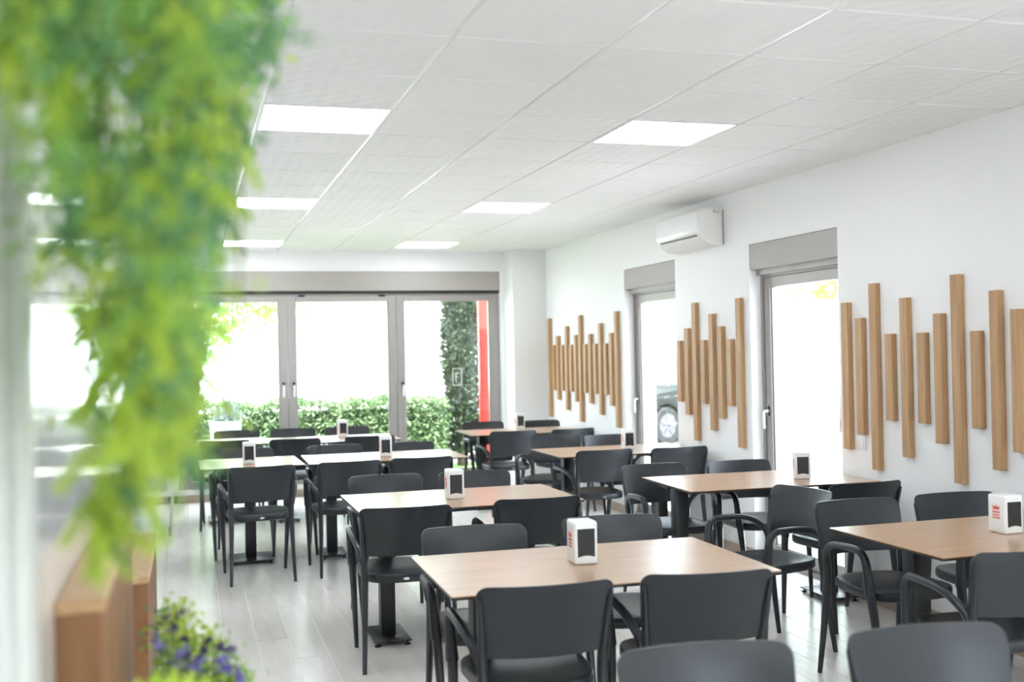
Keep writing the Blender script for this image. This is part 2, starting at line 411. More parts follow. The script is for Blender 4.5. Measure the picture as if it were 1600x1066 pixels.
# ---------------------------------------------------------------- air conditioner
ac = thing('air_conditioner', 'white split air conditioner high on the wall between the doors', 'air conditioner', (XR, 7.46, 2.318))
prof = [(0,.285),(-.165,.285),(-.200,.272),(-.212,.24),(-.212,.13),(-.200,.085),(-.165,.04),(-.11,.006),(-.03,0),(0,0)]
MB().prism([(u, v) for u, v in prof], 0, .77, 'y').build('body', M['ac_white'], ac, bevel=.006, seg=2)
MB().prism([(-.214,.262),(-.218,.25),(-.218,.13),(-.2065,.09),(-.2005,.092),(-.2005,.262)], .008, .762, 'y').build('front_panel', M['plastic_white'], ac, bevel=.002)
MB().prism([(-.197,.072),(-.192,.066),(-.118,.0075),(-.112,.012)], .06, .71, 'y').build('louver', M['plastic_white'], ac, bevel=.001)
MB().prism([(-.2045,.082),(-.2005,.074),(-.190,.070),(-.190,.085)], .06, .71, 'y').build('air_slot', M['black_plastic'], ac)
lb = MB()
for i in range(3):
    for j in range(3):
        if (i+j) % 4 != 3: lb.box(-.085+i*.022, -.085+i*.022+.016, -.0012, .001, .245+j*.010, .245+j*.010+.007)
lb.build('rating_label', M['grey_print'], ac)
MB().box(-.012, 0, -.004, .0, .01, .27).build('mounting_edge', M['grey_print'], ac)

# socket plate
so = thing('wall_socket', 'small white socket plate low behind the first slats', 'socket', (XR, 5.745, .95))
MB().box(-.008, 0, -.045, .045, -.042, .042).build('plate', M['plastic_white'], so, bevel=.003)
MB().box(-.0105, -.008, -.024, .024, -.024, .024).build('insert', M['sticker'], so, bevel=.001)

# ---------------------------------------------------------------- tables
TZ = .75
def rounded_rect(w, d, r, n=5):
    pts = []
    for cx, cy, a0 in ((w/2-r, d/2-r, 0), (-w/2+r, d/2-r, 90), (-w/2+r, -d/2+r, 180), (w/2-r, -d/2+r, 270)):
        for i in range(n):
            a = math.radians(a0 + 90*i/(n-1)); pts.append((cx+r*math.cos(a), cy+r*math.sin(a)))
    return pts
TD = .75
def table_meshes(w):
    top = MB().prism(rounded_rect(w, TD, .006), TZ-.0035, TZ, 'z').mesh('tabletop', M['table_wood'])
    core = MB().prism(rounded_rect(w-.001, TD-.001, .006), TZ-.013, TZ-.0035, 'z').mesh('edge', M['table_edge'])
    return top, core
COLUMN = MB().box(-.04, .04, -.04, .04, .028, TZ-.025).mesh('column', M['black_metal'], bevel=.005)
PLATE = {w: MB().box(-w/2, w/2, -.18, .18, .022, .030).mesh('base_plate', M['black_metal'], bevel=.003) for w in (.2, .32)}
BRACKET = MB().box(-.03, .03, -.26, .26, TZ-.028, TZ-.0135).box(-.10, .10, -.06, .06, TZ-.028, TZ-.0135).mesh('bracket', M['black_metal'])
GLIDE = MB().lathe([(.017,0),(.017,.008),(.006,.010),(.006,.022)], 12).mesh('foot', M['black_plastic'], smooth=True)
TM = {w: table_meshes(w) for w in (1.2, .74)}
def table(name_label, x, y, w=1.2, rz=0, px=.40, py=.05, group='oak tables with black pedestals'):
    t = thing('dining_table', name_label, 'table', (x, y, 0), rz, group)
    tp = put('tabletop', TM[w][0], t); put('edge', TM[w][1], tp)
    for cx in ((-px, px) if w > 1 else (0,)):
        pw = .2 if w > 1 else .32
        p = put('base_plate', PLATE[pw], t, (cx, py, 0))
        for gx in (-1, 1):
            for gy in (-1, 1): put('foot', GLIDE, p, (gx*(pw/2-.02), gy*.16, 0))
        put('column', COLUMN, t, (cx, py, 0)); put('bracket', BRACKET, t, (cx, py, 0))
    return t
R = math.radians
TABLES = {
 'T1': ('oak-topped table in the foreground, the nearest one fully in view', 1.415, 3.845, 1.2, R(-1)),
 'T2': ('oak-topped table directly behind the foreground one, left row', 1.41, 5.86, 1.2, 0),
 'T3': ('oak-topped table beside the nearer glass door', 3.265, 5.88, 1.2, R(-2), .49),
 'T4': ('oak-topped table cut off by the right edge of the picture', 3.265, 3.81, 1.2, 0),
 'T5': ('small square table pushed against a longer one, at the left', .425, 8.47, .74, R(1)),
 'T6': ('long table with the small square one at its left end', 1.435, 8.46, 1.2, R(-1)),
 'T7': ('oak-topped table in front of the farther glass door', 3.24, 8.08, 1.2, 0),
 'T8': ('farthest oak-topped table, by the white corner pillar', 3.18, 10.46, 1.2, R(-1)),
 'T9a': ('small square table in front of the far window, leftmost', .31, 10.62, .74, 0),
 'T9b': ('long table in front of the far window beside a small square one', 1.29, 10.45, 1.2, 0, .42),
}
for k, v in TABLES.items(): table(*v)

# ---------------------------------------------------------------- chairs
def chair_parts():
    P = {}
    # backrest: a curved plate with rounded corners
    N, K = 24, 8
    hw_t, hw_b, r = .233, .214, .04
    zt, zb = .803, .560
    def ctr(u, v):
        x = u*(hw_b + (hw_t-hw_b)*v)
        hw = hw_b + (hw_t-hw_b)*v
        y = -.188 - .058*v**1.3 - .048*(1-u*u)
        return x, y
    us = [math.sin(math.pi/2*(-1+2*i/N)) for i in range(N+1)]
    vs = []; 
    for side in (0, 1):
        off = .0085 if side else -.0085
        for i, u in enumerate(us):
            hw = .228; e = max(0, abs(u)*hw-(hw-r))/r; cut = r*(1-math.sqrt(max(0, 1-e*e)))
            rb = .022; eb = max(0, abs(u)*hw-(hw-rb))/rb; cutb = rb*(1-math.sqrt(max(0, 1-eb*eb)))
            for k in range(K+1):
                z = (zb+cutb) + (zt-cut-zb-cutb)*k/K
                v = (z-zb)/(zt-zb)
                x, y = ctr(u, v)
                o = off*(1 if 0 < k < K and 0 < i < N else .45)
                vs.append((x, y+o, z))
    fs = []; S = (N+1)*(K+1); q = lambda i, k: i*(K+1)+k
    for i in range(N):
        for k in range(K):
            fs.append((q(i,k), q(i+1,k), q(i+1,k+1), q(i,k+1))); fs.append((S+q(i,k), S+q(i,k+1), S+q(i+1,k+1), S+q(i+1,k)))
    for i in range(N):
        fs.append((q(i,0), S+q(i,0), S+q(i+1,0), q(i+1,0))); fs.append((q(i,K), q(i+1,K), S+q(i+1,K), S+q(i,K)))
    for k in range(K):
        fs.append((q(0,k), q(0,k+1), S+q(0,k+1), S+q(0,k))); fs.append((q(N,k), S+q(N,k), S+q(N,k+1), q(N,k+1)))
    b = MB(); b.add(vs, fs); P['backrest'] = b.mesh('backrest', M['chair'], smooth=True, angle=60)
    # seat: rounded outline with a shallow dish and a skirt
    n = 40; out = []
    for j in range(n):
        a = 2*math.pi*j/n; ca, sa = math.cos(a), math.sin(a); p = 2/3.6
        yy = math.copysign(abs(sa)**p, sa); xx = math.copysign(abs(ca)**p, ca)
        y = .012 + .222*yy; hw = .198 + .03*(yy+1)/2
        out.append((xx*hw, y - (.012*(1-xx*xx) if yy < 0 else -.008*(1-xx*xx))))
    rings = [(0.0, .452), (.35, .453), (.65, .458), (.85, .465), (.95, .468), (.985, .466), (1.0, .460), (1.0, .432), (.97, .424), (.9, .424), (.86, .436)]
    vs = []; fs = []
    for s, z in rings:
        for x, y in out: vs.append((x*s, .012+(y-.012)*s, z + (.006*(y<-.1) if z > .45 else 0)*0))
    k = len(rings)
    for i in range(k-1):
        for j in range(n): fs.append((i*n+j, i*n+(j+1)%n, (i+1)*n+(j+1)%n, (i+1)*n+j))
    fs.append(tuple((k-1)*n+j for j in range(n)))
    b = MB(); b.add(vs, fs); P['seat'] = b.mesh('seat', M['chair'], smooth=True, angle=60)
    P['badge'] = MB().prism([(.016*math.cos(a), .445+.007*math.sin(a)) for a in [i*math.pi/5 for i in range(10)]], -.228, -.219, 'y').mesh('badge', M['badge'])
    def spline(pts, n=4):
        pts = [Vector(p) for p in pts]; res = []
        for i in range(len(pts)-1):
            p0, p1, p2, p3 = pts[max(i-1,0)], pts[i], pts[i+1], pts[min(i+2,len(pts)-1)]
            for j in range(n):
                t = j/n
                res.append(.5*((2*p1)+(p2-p0)*t+(2*p0-5*p1+4*p2-p3)*t*t+(3*p1-p0-3*p2+p3)*t**3))
        res.append(pts[-1]); return res
    def lerp_list(keys, n):
        res = []
        for i in range(n):
            t = i/(n-1)*(len(keys)-1); k = min(int(t), len(keys)-2); res.append(keys[k]+(keys[k+1]-keys[k])*(t-k))
        return res
    for s, nm in ((-1, 'l'), (1, 'r')):
        pts = spline([(s*.214,-.252,0),(s*.207,-.222,.2),(s*.202,-.196,.40),(s*.202,-.186,.50),(s*.205,-.197,.58),(s*.213,-.229,.69),(s*.219,-.250,.765)])
        P['rear_'+nm] = MB().tube(pts, lerp_list([.0125,.0165,.021,.0215,.020,.014,.008], len(pts)), 10, flat=.85).mesh('leg', M['chair'], smooth=True)
        pts = spline([(s*.214,.255,0),(s*.222,.232,.2),(s*.229,.208,.38),(s*.234,.192,.47)])
        P['front_'+nm] = MB().tube(pts, lerp_list([.0125,.017,.022,.024], len(pts)), 10, flat=.85).mesh('leg', M['chair'], smooth=True)
        pts = spline([(s*.234,.192,.455),(s*.240,.186,.545),(s*.245,.178,.605),(s*.249,.150,.638),(s*.251,.10,.645),(s*.251,.0,.643),(s*.245,-.08,.632),(s*.232,-.14,.602),(s*.216,-.176,.565),(s*.205,-.19,.52)])
        P['arm_'+nm] = MB().tube(pts, lerp_list([.024,.020,.018,.0165,.016,.016,.016,.017,.019], len(pts)), 10, flat=1.0).mesh('armrest', M['chair'], smooth=True)
    # side rails join the front and rear legs under the seat
    return P
CP = chair_parts()
def chair_proto():
    t = thing('armchair', 'x', 'chair', group='dark grey plastic armchairs')
    put('seat', CP['seat'], t); bk = put('backrest', CP['backrest'], t); put('badge', CP['badge'], t)
    for k in ('rear_l','rear_r','front_l','front_r'): put('leg', CP[k], t)
    for k in ('arm_l','arm_r'): put('armrest', CP[k], t)
    return t
# backrest middle (x, y), heading of the sitter in degrees (0 = away from the camera), label
KS = 1.0164
CH = [
 (1.072,3.301, -3, 'dark grey armchair, back to camera, near left seat of the foreground table'),
 (1.624,3.276, -8, 'dark grey armchair, back to camera, near right seat of the foreground table'),
 (1.134,4.445, 176, 'dark grey armchair facing camera, far left seat of the foreground table'),
 (1.765,4.475, 174, 'dark grey armchair facing camera behind the foreground napkin holder'),
 (0.986,5.192, -4, 'dark grey armchair, back to camera, left near seat of second left-row table'),
 (1.663,5.221, -3, 'dark grey armchair, back to camera, right near seat of second left-row table'),
 (1.124,6.541, 179, 'dark grey armchair facing camera, left far seat of second left-row table'),
 (1.668,6.509, 176, 'dark grey armchair facing camera, right far seat of second left-row table'),
 (0.452,7.491, 3, 'dark grey armchair, back to camera, at the small square left table, fully visible'),
 (0.410,8.929, 176, 'dark grey armchair facing camera, far side of small square left table'),
 (1.050,7.549, 3, 'dark grey armchair, back to camera, left near seat of third left-row table'),
 (1.564,7.580, -3, 'dark grey armchair, back to camera, right near seat of third left-row table'),
 (1.121,8.900, 180, 'dark grey armchair facing camera, left far seat of third left-row table'),
 (1.710,8.880, 180, 'dark grey armchair facing camera, right far seat of third left-row table'),
 (0.282,9.930, -4, 'dark grey armchair, back to camera, leftmost near seat by the far window'),
 (0.887,9.816, -2, 'dark grey armchair, back to camera, middle near seat by the far window'),
 (1.550,9.800, -4, 'dark grey armchair, back to camera, right near seat by the far window'),
 (0.440,11.178, 180, 'dark grey armchair facing camera, leftmost against the far window'),
 (0.985,11.130, 180, 'dark grey armchair facing camera, middle one against the far window'),
 (1.528,11.115, 180, 'dark grey armchair facing camera, rightmost against the far window left row'),
 (2.835,3.188, -6, 'dark grey armchair, back to camera, cut off by the right edge'),
 (3.000,4.470, 180, 'dark grey armchair facing camera, far left seat of the right-edge table'),
 (3.554,4.475, 177, 'dark grey armchair facing camera below the large slats, right-edge table'),
 (3.000,4.960, 100, 'dark grey armchair turned sideways in the gap between two tables, empty seat visible'),
 (3.450,5.062, 2, 'dark grey armchair, back to camera, near seat by wall below first door'),
 (2.807,6.370, 180, 'dark grey armchair facing camera, left far seat of the table by nearer door'),
 (3.374,6.319, 180, 'dark grey armchair facing camera, right far seat of the table by nearer door'),
 (2.907,7.489, 2, 'dark grey armchair, back to camera, left near seat of table by farther door'),
 (3.480,7.430, -2, 'dark grey armchair, back to camera, right near seat of table by farther door'),
 (3.030,8.950, 148, 'dark grey armchair turned askew, far left seat of table by farther door'),
 (3.430,8.738, 180, 'dark grey armchair facing camera, right far seat of table by farther door'),
 (2.857,9.672, 0, 'dark grey armchair, back to camera, left near seat of the pillar table'),
 (3.430,9.637, 7, 'dark grey armchair, back to camera, right near seat of the pillar table'),
 (2.929,11.023, 180, 'dark grey armchair facing camera, far left seat of the pillar table'),
 (3.510,10.905, 180, 'dark grey armchair facing camera, far right seat beside the pillar'),
 (1.197,2.430, 174, 'dark grey armchair facing camera, bottom centre, only the backrest in view'),
 (1.803,2.390, 176, 'dark grey armchair facing camera, bottom right corner, only the backrest in view'),
]
proto = chair_proto()
for i, (x, y, a, lab) in enumerate(CH):
    o = proto if i == 0 else copy_tree(proto)
    ang = R(a)
    f = Vector((-math.sin(ang), math.cos(ang), 0))
    p = Vector((x*KS, y*KS, 0)) + f*.238
    o.location = p; o.rotation_euler = (0, 0, ang); o['label'] = lab

# ---------------------------------------------------------------- napkin holders
def holder_parts():
    P = {}
    w, d, h = .092, .104, .160
    P['body'] = MB().box(-w/2, w/2, -d/2, d/2, 0, h).mesh('body', M['plastic_white'], bevel=.010, seg=3)
    a, b = .033, .0335
    bot = [(-a + 2*a*i/8, .028 + .006*math.sin(math.pi*i/8)) for i in range(9)]
    poly = bot + [(b, .133), (-b, .133)]
    P['front'] = MB().prism(poly, -d/2-.0012, -d/2+.004, 'y').mesh('napkin_slot', M['black_plastic'])
    P['rear'] = MB().prism(poly, d/2-.004, d/2+.0012, 'y').mesh('napkin_slot', M['black_plastic'])
    for s, nm in ((-1, 'l'), (1, 'r')):
        lg = MB(); x0, x1 = (-w/2-.0006, -w/2+.002) if s < 0 else (w/2-.002, w/2+.0006)
        # crown over two lines of small print
        lg.prism([(-.018,.098),(.018,.098),(.021,.116),(.011,.107),(.005,.119),(0,.108),(-.006,.118),(-.011,.107),(-.021,.115)], x0, x1, 'x')
        for row, (z, n, hh) in enumerate(((.083, 7, .010), (.071, 6, .008), (.061, 8, .006))):
            for j in range(n):
                c = (j-(n-1)/2)*.044/n
                lg.box(x0, x1, c-.0022, c+.0018, z, z+hh)
                if j % 2: lg.box(x0, x1, c-.0022, c+.0035, z+hh*.4, z+hh*.65)
        P['logo_'+nm] = lg.mesh('logo', M['red_ink'])
    return P
HP = holder_parts()
HOLD = [(1.405,3.87,-3,'white napkin holder with black slot on the foreground table'), (1.38,5.83,-2,'white napkin holder with black slot on second left-row table'),
        (3.515,5.80,-22,'white napkin holder on the table beside the nearer glass door'), (3.262,3.80,0,'white napkin holder with red crest at the right picture edge'),
        (.415,8.36,-2,'white napkin holder on the small square left table'), (1.452,8.43,-6,'white napkin holder on the third left-row table'),
        (3.335,8.07,-8,'white napkin holder on the table by the farther door'), (3.235,10.72,0,'white napkin holder on the farthest table beside the pillar'),
        (1.42,10.68,2,'white napkin holder on the long table by the far window')]
for x, y, a, lab in HOLD:
    t = thing('napkin_holder', lab, 'napkin holder', (x, y, TZ), R(a), 'white napkin holders on the tables')
    put('body', HP['body'], t); put('napkin_slot', HP['front'], t); put('napkin_slot', HP['rear'], t)
    put('logo', HP['logo_l'], t); put('logo', HP['logo_r'], t)

# ---------------------------------------------------------------- wood cladding on the left wall
def cladding(label, y0, y1, z):
    t = thing('wood_panel', label, 'panel', (XL, y0, 0), group='brown wood panels on the left wall')
    L = y1-y0; n = 4
    for i in range(n):
        MB().box(0, .062, L*i/n+.0015, L*(i+1)/n-.0015, 0, z-.02).build('board', M['panel_wood'], t, bevel=.002, seg=1)
    MB().box(0, .068, -.003, L+.003, z-.02, z).build('cap', M['slat_wood'], t, bevel=.003, seg=1)
cladding('tall brown wood panel against the left wall, under the hanging leaves', 1.68, 2.56, 1.205)
cladding('lower brown wood panel farther along the left wall, behind the violet flowers', 3.36, 4.22, .912)

# ---------------------------------------------------------------- hanging plant in the foreground
def frond_mesh(seed, L=.2, mat_=None, n=26, leaf=.040, wd=.0060):
    rnd = random.Random(seed); b = MB()
    bend = rnd.uniform(.15, .5); pts = []
    for i in range(n+1):
        t = i/n; pts.append(Vector((L*bend*math.sin(t*1.3)*.7, L*.12*math.sin(t*2+seed), -L*t)))
    b.tube(pts, [.0016*(1-.6*i/n) for i in range(n+1)], 4, caps=False)
    for i in range(1, n+1):
        t = i/n; d = (pts[i]-pts[i-1]).normalized()
        for s in (-1, 1):
            az = rnd.uniform(-.5, .5) + (0 if s > 0 else math.pi)
            side = Vector((math.cos(az), math.sin(az), 0))
            dr = (side*.85 + d*rnd.uniform(.5, 1.0)).normalized()
            l = leaf*(1-.55*t**2)*rnd.uniform(.75, 1.15); w_ = wd*rnd.uniform(.8, 1.2)
            nrm = dr.cross(d + Vector((rnd.uniform(-.4,.4), rnd.uniform(-.4,.4), 0)));
            if nrm.length < 1e-3: continue
            nrm.normalize(); lat = dr.cross(nrm).normalized(); p = pts[i]
            mid = p + dr*l*.5 + nrm*.003; tip = p + dr*l + Vector((0,0,-l*.25))
            b.add([p, mid+lat*w_, tip, mid-lat*w_, mid-nrm*.004], [(0,1,4),(1,2,4),(2,3,4),(3,0,4)])
    return b.mesh('frond', mat_)
FR = [[frond_mesh(10*c+k, .20, M[mn]) for k in range(3)] for c, mn in enumerate(('leaf_a','leaf_b','leaf_c'))]
FRS = [[frond_mesh(50+10*c+k, .24, M[mn], 22, .030, .0055) for k in range(2)] for c, mn in enumerate(('leaf_a','leaf_b'))]
hp = thing('hanging_plant', 'lush green hanging plant with ferny leaves in the left foreground', 'plant', (-.06, 1.2, 2.3))
SIL = [(-150,0,410),(0,0,415),(60,0,415),(120,10,400),(180,50,365),(260,50,350),(340,60,330),(420,70,305),(480,125,295),(560,140,285),(640,150,275),(700,190,290),(760,185,250),(800,150,225),(850,95,175),(885,75,110)]
def sil(y):
    for (a, l0, r0), (b, l1, r1) in zip(SIL, SIL[1:]):
        if a <= y <= b:
            t = (y-a)/(b-a); return l0+(l1-l0)*t, r0+(r1-r0)*t
    return SIL[-1][1:]
rnd = random.Random(21)
base = Vector(hp.location)
def add_frond(px, py, Y, big=1.0, fine=False, tone=None):
    p = W(px, py, Y)
    if p.x < XL+.02: p.x = XL+.02
    c = tone if tone is not None else rnd.choices((0,1,2), (.40,.34,.26))[0]
    me = rnd.choice(FRS[min(c,1)]) if fine else rnd.choice(FR[c])
    put('frond', me, hp, p-base, (rnd.uniform(-.7,.7), rnd.uniform(-.7,.7), rnd.uniform(0, 6.28)), big*rnd.uniform(.8,1.15))
cnt = 0
while cnt < 230:
    y = rnd.uniform(-150, 700)**1; l, r = sil(max(-150, y))
    x = rnd.uniform(l+18, r-18)
    # looser towards the lower left, where the wall shows through
    if 40 < y < 230 and 140 < x < 230 and rnd.random() < .85: continue
    if y > 180 and x < 150 and rnd.random() < .72: continue
    if y > 540 and x < 240 and rnd.random() < .70: continue
    if 380 < y < 470 and 150 < x < 230 and rnd.random() < .85: continue
    if y > 600 and rnd.random() < .35: continue
    Ymax = min(1.75, .165*1704/max(1, 296-x) if x < 296 else 9); Ymin = .85
    Y = rnd.uniform(Ymin, max(Ymin+.05, Ymax))
    sc_ = .34*Y
    # the frond hangs down from this point, so lift it by half its length
    add_frond(x, y - .5*.2*sc_/Y*1704*.55, Y, sc_, False, None if x > 120 else rnd.choice((0,0,1)))
    cnt += 1
for i in range(14):
    y = rnd.uniform(500, 650); add_frond(rnd.uniform(258, 305), y-40, rnd.uniform(1.7, 2.1), .6, True, rnd.choice((0,0,1)))
for i, (x, y) in enumerate([(250,640),(240,665),(232,690),(222,702),(206,722),(190,742),(176,760),(160,775),(146,788),(130,800),(262,660),(248,690),(170,765),(150,785),(124,806)]):
    add_frond(x+rnd.uniform(-8,8), y-25, 1.0, .42, False, 0 if i % 4 else 2)
LOOSE = [MB(), MB(), MB()]
def loose_leaf(b, p, l, w_):
    d = Vector((rnd.gauss(0,.8), rnd.gauss(0,.8), rnd.gauss(-.5,.7))).normalized(); lat = d.cross(Vector((rnd.gauss(0,1),rnd.gauss(0,1),rnd.gauss(0,1)))).normalized(); n = d.cross(lat)
    b.add([p, p+d*l*.5+lat*w_+n*w_*.4, p+d*l, p+d*l*.5-lat*w_+n*w_*.4], [(0,1,2),(0,2,3)])
k = 0
while k < 280:
    y = rnd.uniform(-120, 690); l, r = sil(y); x = rnd.uniform(l+5, r+2)
    if 40 < y < 230 and 140 < x < 230 and rnd.random() < .92: continue
    if y > 180 and x < 150 and rnd.random() < .75: continue
    if y > 540 and x < 230 and rnd.random() < .75: continue
    if 380 < y < 470 and 150 < x < 230 and rnd.random() < .92: continue
    Ymax = min(1.6, .15*1704/max(1, 296-x) if x < 296 else 9); Y = rnd.uniform(.85, max(.9, Ymax)); q = W(x, y, Y)
    b = LOOSE[rnd.choices((0,1,2), (.34,.33,.33))[0]]
    for j in range(22):
        p = q + Vector((rnd.gauss(0,.016), rnd.gauss(0,.02), rnd.gauss(0,.022))); p.x = max(p.x, XL+.03)
        loose_leaf(b, p-base, rnd.uniform(.016,.032), .0042)
    k += 1
for b, mn in zip(LOOSE, ('leaf_a','leaf_b','leaf_c')): tag(b.build('leaves', M[mn], hp), kind='stuff')
MB().box(-.125, .12, -.32, .42, -.12, .08).build('planter', M['plastic_white'], hp, bevel=.01)
for k in range(16):
    x, Y = rnd.uniform(120, 380), rnd.uniform(.95, 1.5); q = W(x, rnd.uniform(150, 520), Y); q.x = max(q.x, XL+.03)
    top = Vector((max(min(q.x, .05), -.17), q.y, 2.2)); mid = (top+q)/2 + Vector((rnd.uniform(-.02,.02), rnd.uniform(-.02,.02), 0))
    MB().tube([top-base, mid-base, q-base], .0022, 5, caps=False).build('vine', M['stem'], hp)
br = MB()
for y_ in (-.2, .3): br.box(-.13, -.10, y_-.015, y_+.015, -.1, .05)
br.build('bracket', M['post_grey'], hp)

# ---------------------------------------------------------------- flowering plant at the lower left
fp = thing('flowering_plant', 'bushy green plant with small violet flowers at the lower left', 'plant', (.02, 2.25, 0))
b = MB().box(-.12, .12, -.20, .20, 0, .62); b.build('planter', M['panel_wood'], fp, bevel=.006)
MB().box(-.105, .105, -.185, .185, .62, .63).build('soil', M['bark'], fp)
def leaf_quads(b, p, rnd, l, w_, up=.3):
    d = Vector((rnd.gauss(0,1), rnd.gauss(0,1), rnd.gauss(up,.8))).normalized(); lat = d.cross(Vector((rnd.gauss(0,1),rnd.gauss(0,1),rnd.gauss(0,1)))).normalized()
    n = d.cross(lat)
    b.add([p, p+d*l*.5+lat*w_+n*w_*.4, p+d*l, p+d*l*.5-lat*w_+n*w_*.4], [(0,1,2),(0,2,3)])
rnd = random.Random(5)
fol = [MB(), MB(), MB()]; stems = MB()
spots = []
for k in range(85):
    px, py = rnd.uniform(235, 378), rnd.uniform(938, 1120)
    lim = 938 + max(0, (px-285))*1.05 if px > 285 else 938 + max(0, 262-px)*1.2
    if py < lim+6: py = lim + rnd.uniform(6, 80)
    q = W(px, py, rnd.uniform(2.05, 2.5)); q -= Vector((.02, 2.25, 0))
    stems.tube([(q.x*.4, q.y*.5, .62), (q.x*.8, q.y*.8, (.62+q.z)/2), tuple(q)], .0018, 4, caps=False)
    spots.append((q, px, py))
    c = 0 if (px > 262 and py < 1010) else rnd.choice((1,1,2,2,0)) if py < 1050 else rnd.choice((0,1,1))
    for j in range(26):
        leaf_quads(fol[c], q + Vector((rnd.gauss(0,.016), rnd.gauss(0,.02), rnd.gauss(-.014,.018))), rnd, rnd.uniform(.012,.024), .0045)
for c, mn in enumerate(('leaf_a', 'leaf_b', 'leaf_c')): tag(fol[c].build('foliage', M[mn], fp), kind='stuff')
tag(stems.build('stems', M['stem'], fp), kind='stuff')
def flower_mesh(mt, seed):
    r2 = random.Random(seed); b = MB()
    for i in range(18):
        leaf_quads(b, Vector((r2.gauss(0,.003), r2.gauss(0,.003), r2.gauss(0,.004))), r2, r2.uniform(.008,.014), .004, .4)
    return b.mesh('flower', M[mt])
FL = [flower_mesh('violet', 1), flower_mesh('violet', 2), flower_mesh('dark_violet', 3), flower_mesh('dark_violet', 4)]
FLP = [(284,956),(277,969),(272,983),(256,970),(288,1001),(250,1012),(262,1016),(270,1028),(282,1022),(296,1027),(300,1040),(313,1032),(286,1042),(325,1005),(341,1012),(343,1017),(359,1016),(350,1032),(346,1048),(335,1050),(361,1046),(371,1054),(355,1060),(376,1062),(325,1046),(312,1048),(303,1046),(276,1036),(262,1036),(318,1020),(292,1015),(246,1000),(340,1036),(352,1045)]
for i, (px, py) in enumerate(FLP):
    q = W(px, py, 2.12 + .1*math.sin(i*2.1)) - Vector((.02, 2.25, 0))
    dark = px > 320 and py < 1025 or py < 990 or i % 5 == 4
    put('flower', FL[(2 if dark else 0)+i % 2], fp, q, (rnd.uniform(-.6,.6), rnd.uniform(-.6,.6), rnd.uniform(0,6)), rnd.uniform(.75,1.05))
# broad light-green leaves in front, at the bottom edge
bl = thing('leafy_pot_plant', 'blurred broad light green leaves at the bottom left edge', 'plant', (-.075, 1.42, 0))
MB().lathe([(.05,0),(.055,.02),(.07,.9),(.075,.92),(.068,.92),(.066,.88)], 20).build('pot', M['plastic_white'], bl, smooth=True)
for k, (px, py) in enumerate([(215,1064),(245,1052),(275,1048),(300,1052),(325,1060),(230,1072),(285,1066),(310,1072),(260,1070)]):
    q = W(px, py, 1.42 + .03*math.sin(k*1.7)) - Vector((-.075, 1.42, 0)); lf = MB()
    root = Vector((0, 0, .9)); dv = (q-root); lat = dv.cross(Vector((0,1,.2))).normalized()
    pr = [(0,.002),(.3,.004),(.55,.012),(.75,.018),(.9,.012),(1,.001)]
    cen = [root+dv*t+Vector((0,0,.02*math.sin(t*3))) for t, w_ in pr]
    vs = []
    for c_, (t, w_) in zip(cen, pr): vs += [c_-lat*w_, c_+Vector((0,0,-.002)), c_+lat*w_]
    lf.add(vs, [f for i in range(5) for f in ((3*i,3*i+1,3*i+4,3*i+3),(3*i+1,3*i+2,3*i+5,3*i+4))])
    lf.build('leaf', M['leaf_a'], bl, smooth=True)

# ---------------------------------------------------------------- outside
gr = MB().box(-40, 60, YB+.3, 70, -.2, -.06).box(-40, XR+.3, -30, YF-.3, -.2, -.06).box(XR+.3, 60, -30, YB+.3, -.2, -.06).build('ground', M['pave'])
tag(gr, 'pale sunlit paving outside the windows', 'ground', kind='structure')
lw = MB().box(-4, 6, YB+.31, 15.2, -.06, -.02).build('lawn', M['grass']); tag(lw, 'narrow strip of lawn below the far window', 'lawn', kind='structure')

def leaf_cloud(n, fn, l, w_, rnd):
    b = MB()
    for i in range(n): leaf_quads(b, fn(rnd), rnd, l*rnd.uniform(.6,1.3), w_*rnd.uniform(.7,1.2), .25)
    return b
rnd = random.Random(11)
hd = thing('hedge', 'clipped leafy green hedge outside the far window', 'hedge', (1.0, 14.45, 0))
def hedge_pt(r):
    f = r.random(); x = r.uniform(-2.6, 2.30)
    top = .94 + .03*math.sin(x*5) + .02*math.sin(x*13)
    if f < .62: return Vector((x, -.28 + r.gauss(0,.05), r.uniform(0, top)))
    return Vector((x, r.uniform(-.3,.3), top + r.gauss(-.03,.035)))
tag(leaf_cloud(17000, hedge_pt, .060, .017, rnd).build('foliage', M['hedge_leaf'], hd), kind='stuff')
MB().box(-2.55, 2.25, -.20, .20, .0, .82).build('core', M['cypress_leaf'], hd)

cy = thing('cypress', 'dark slim conifer trunk of foliage seen at the right of the far window', 'tree', (3.62, 14.75, 0))
def cyp_pt(r):
    z = r.uniform(.15, 4.6); a = r.uniform(0, 6.283); rr = .235*(1-max(0,(z-3)/2.2))*(1+.12*math.sin(z*5+a*2)) * (.82 + .18*min(1, z/1.4))
    return Vector((rr*math.cos(a), rr*math.sin(a), z))
tag(leaf_cloud(15000, cyp_pt, .075, .016, rnd).build('foliage', M['cypress_leaf'], cy), kind='stuff')
MB().lathe([(.08,-.06),(.09,.2)], 14).build('trunk', M['bark'], cy, smooth=True)
MB().lathe([(.05,.15),(.17,.4),(.205,1),(.205,3),(.04,4.4)], 14).build('inner_foliage', M['cypress_leaf'], cy, smooth=True)

rp = thing('red_post', 'tall red painted post outside at the right end of far window', 'post', (3.49, 13.0, -.06))
MB().box(-.07, .07, -.05, .05, 0, 3.2).build('column', M['red_post'], rp, bevel=.008); MB().box(-.11, .11, -.09, .09, 0, .04).build('foot_plate', M['red_post'], rp, bevel=.005)

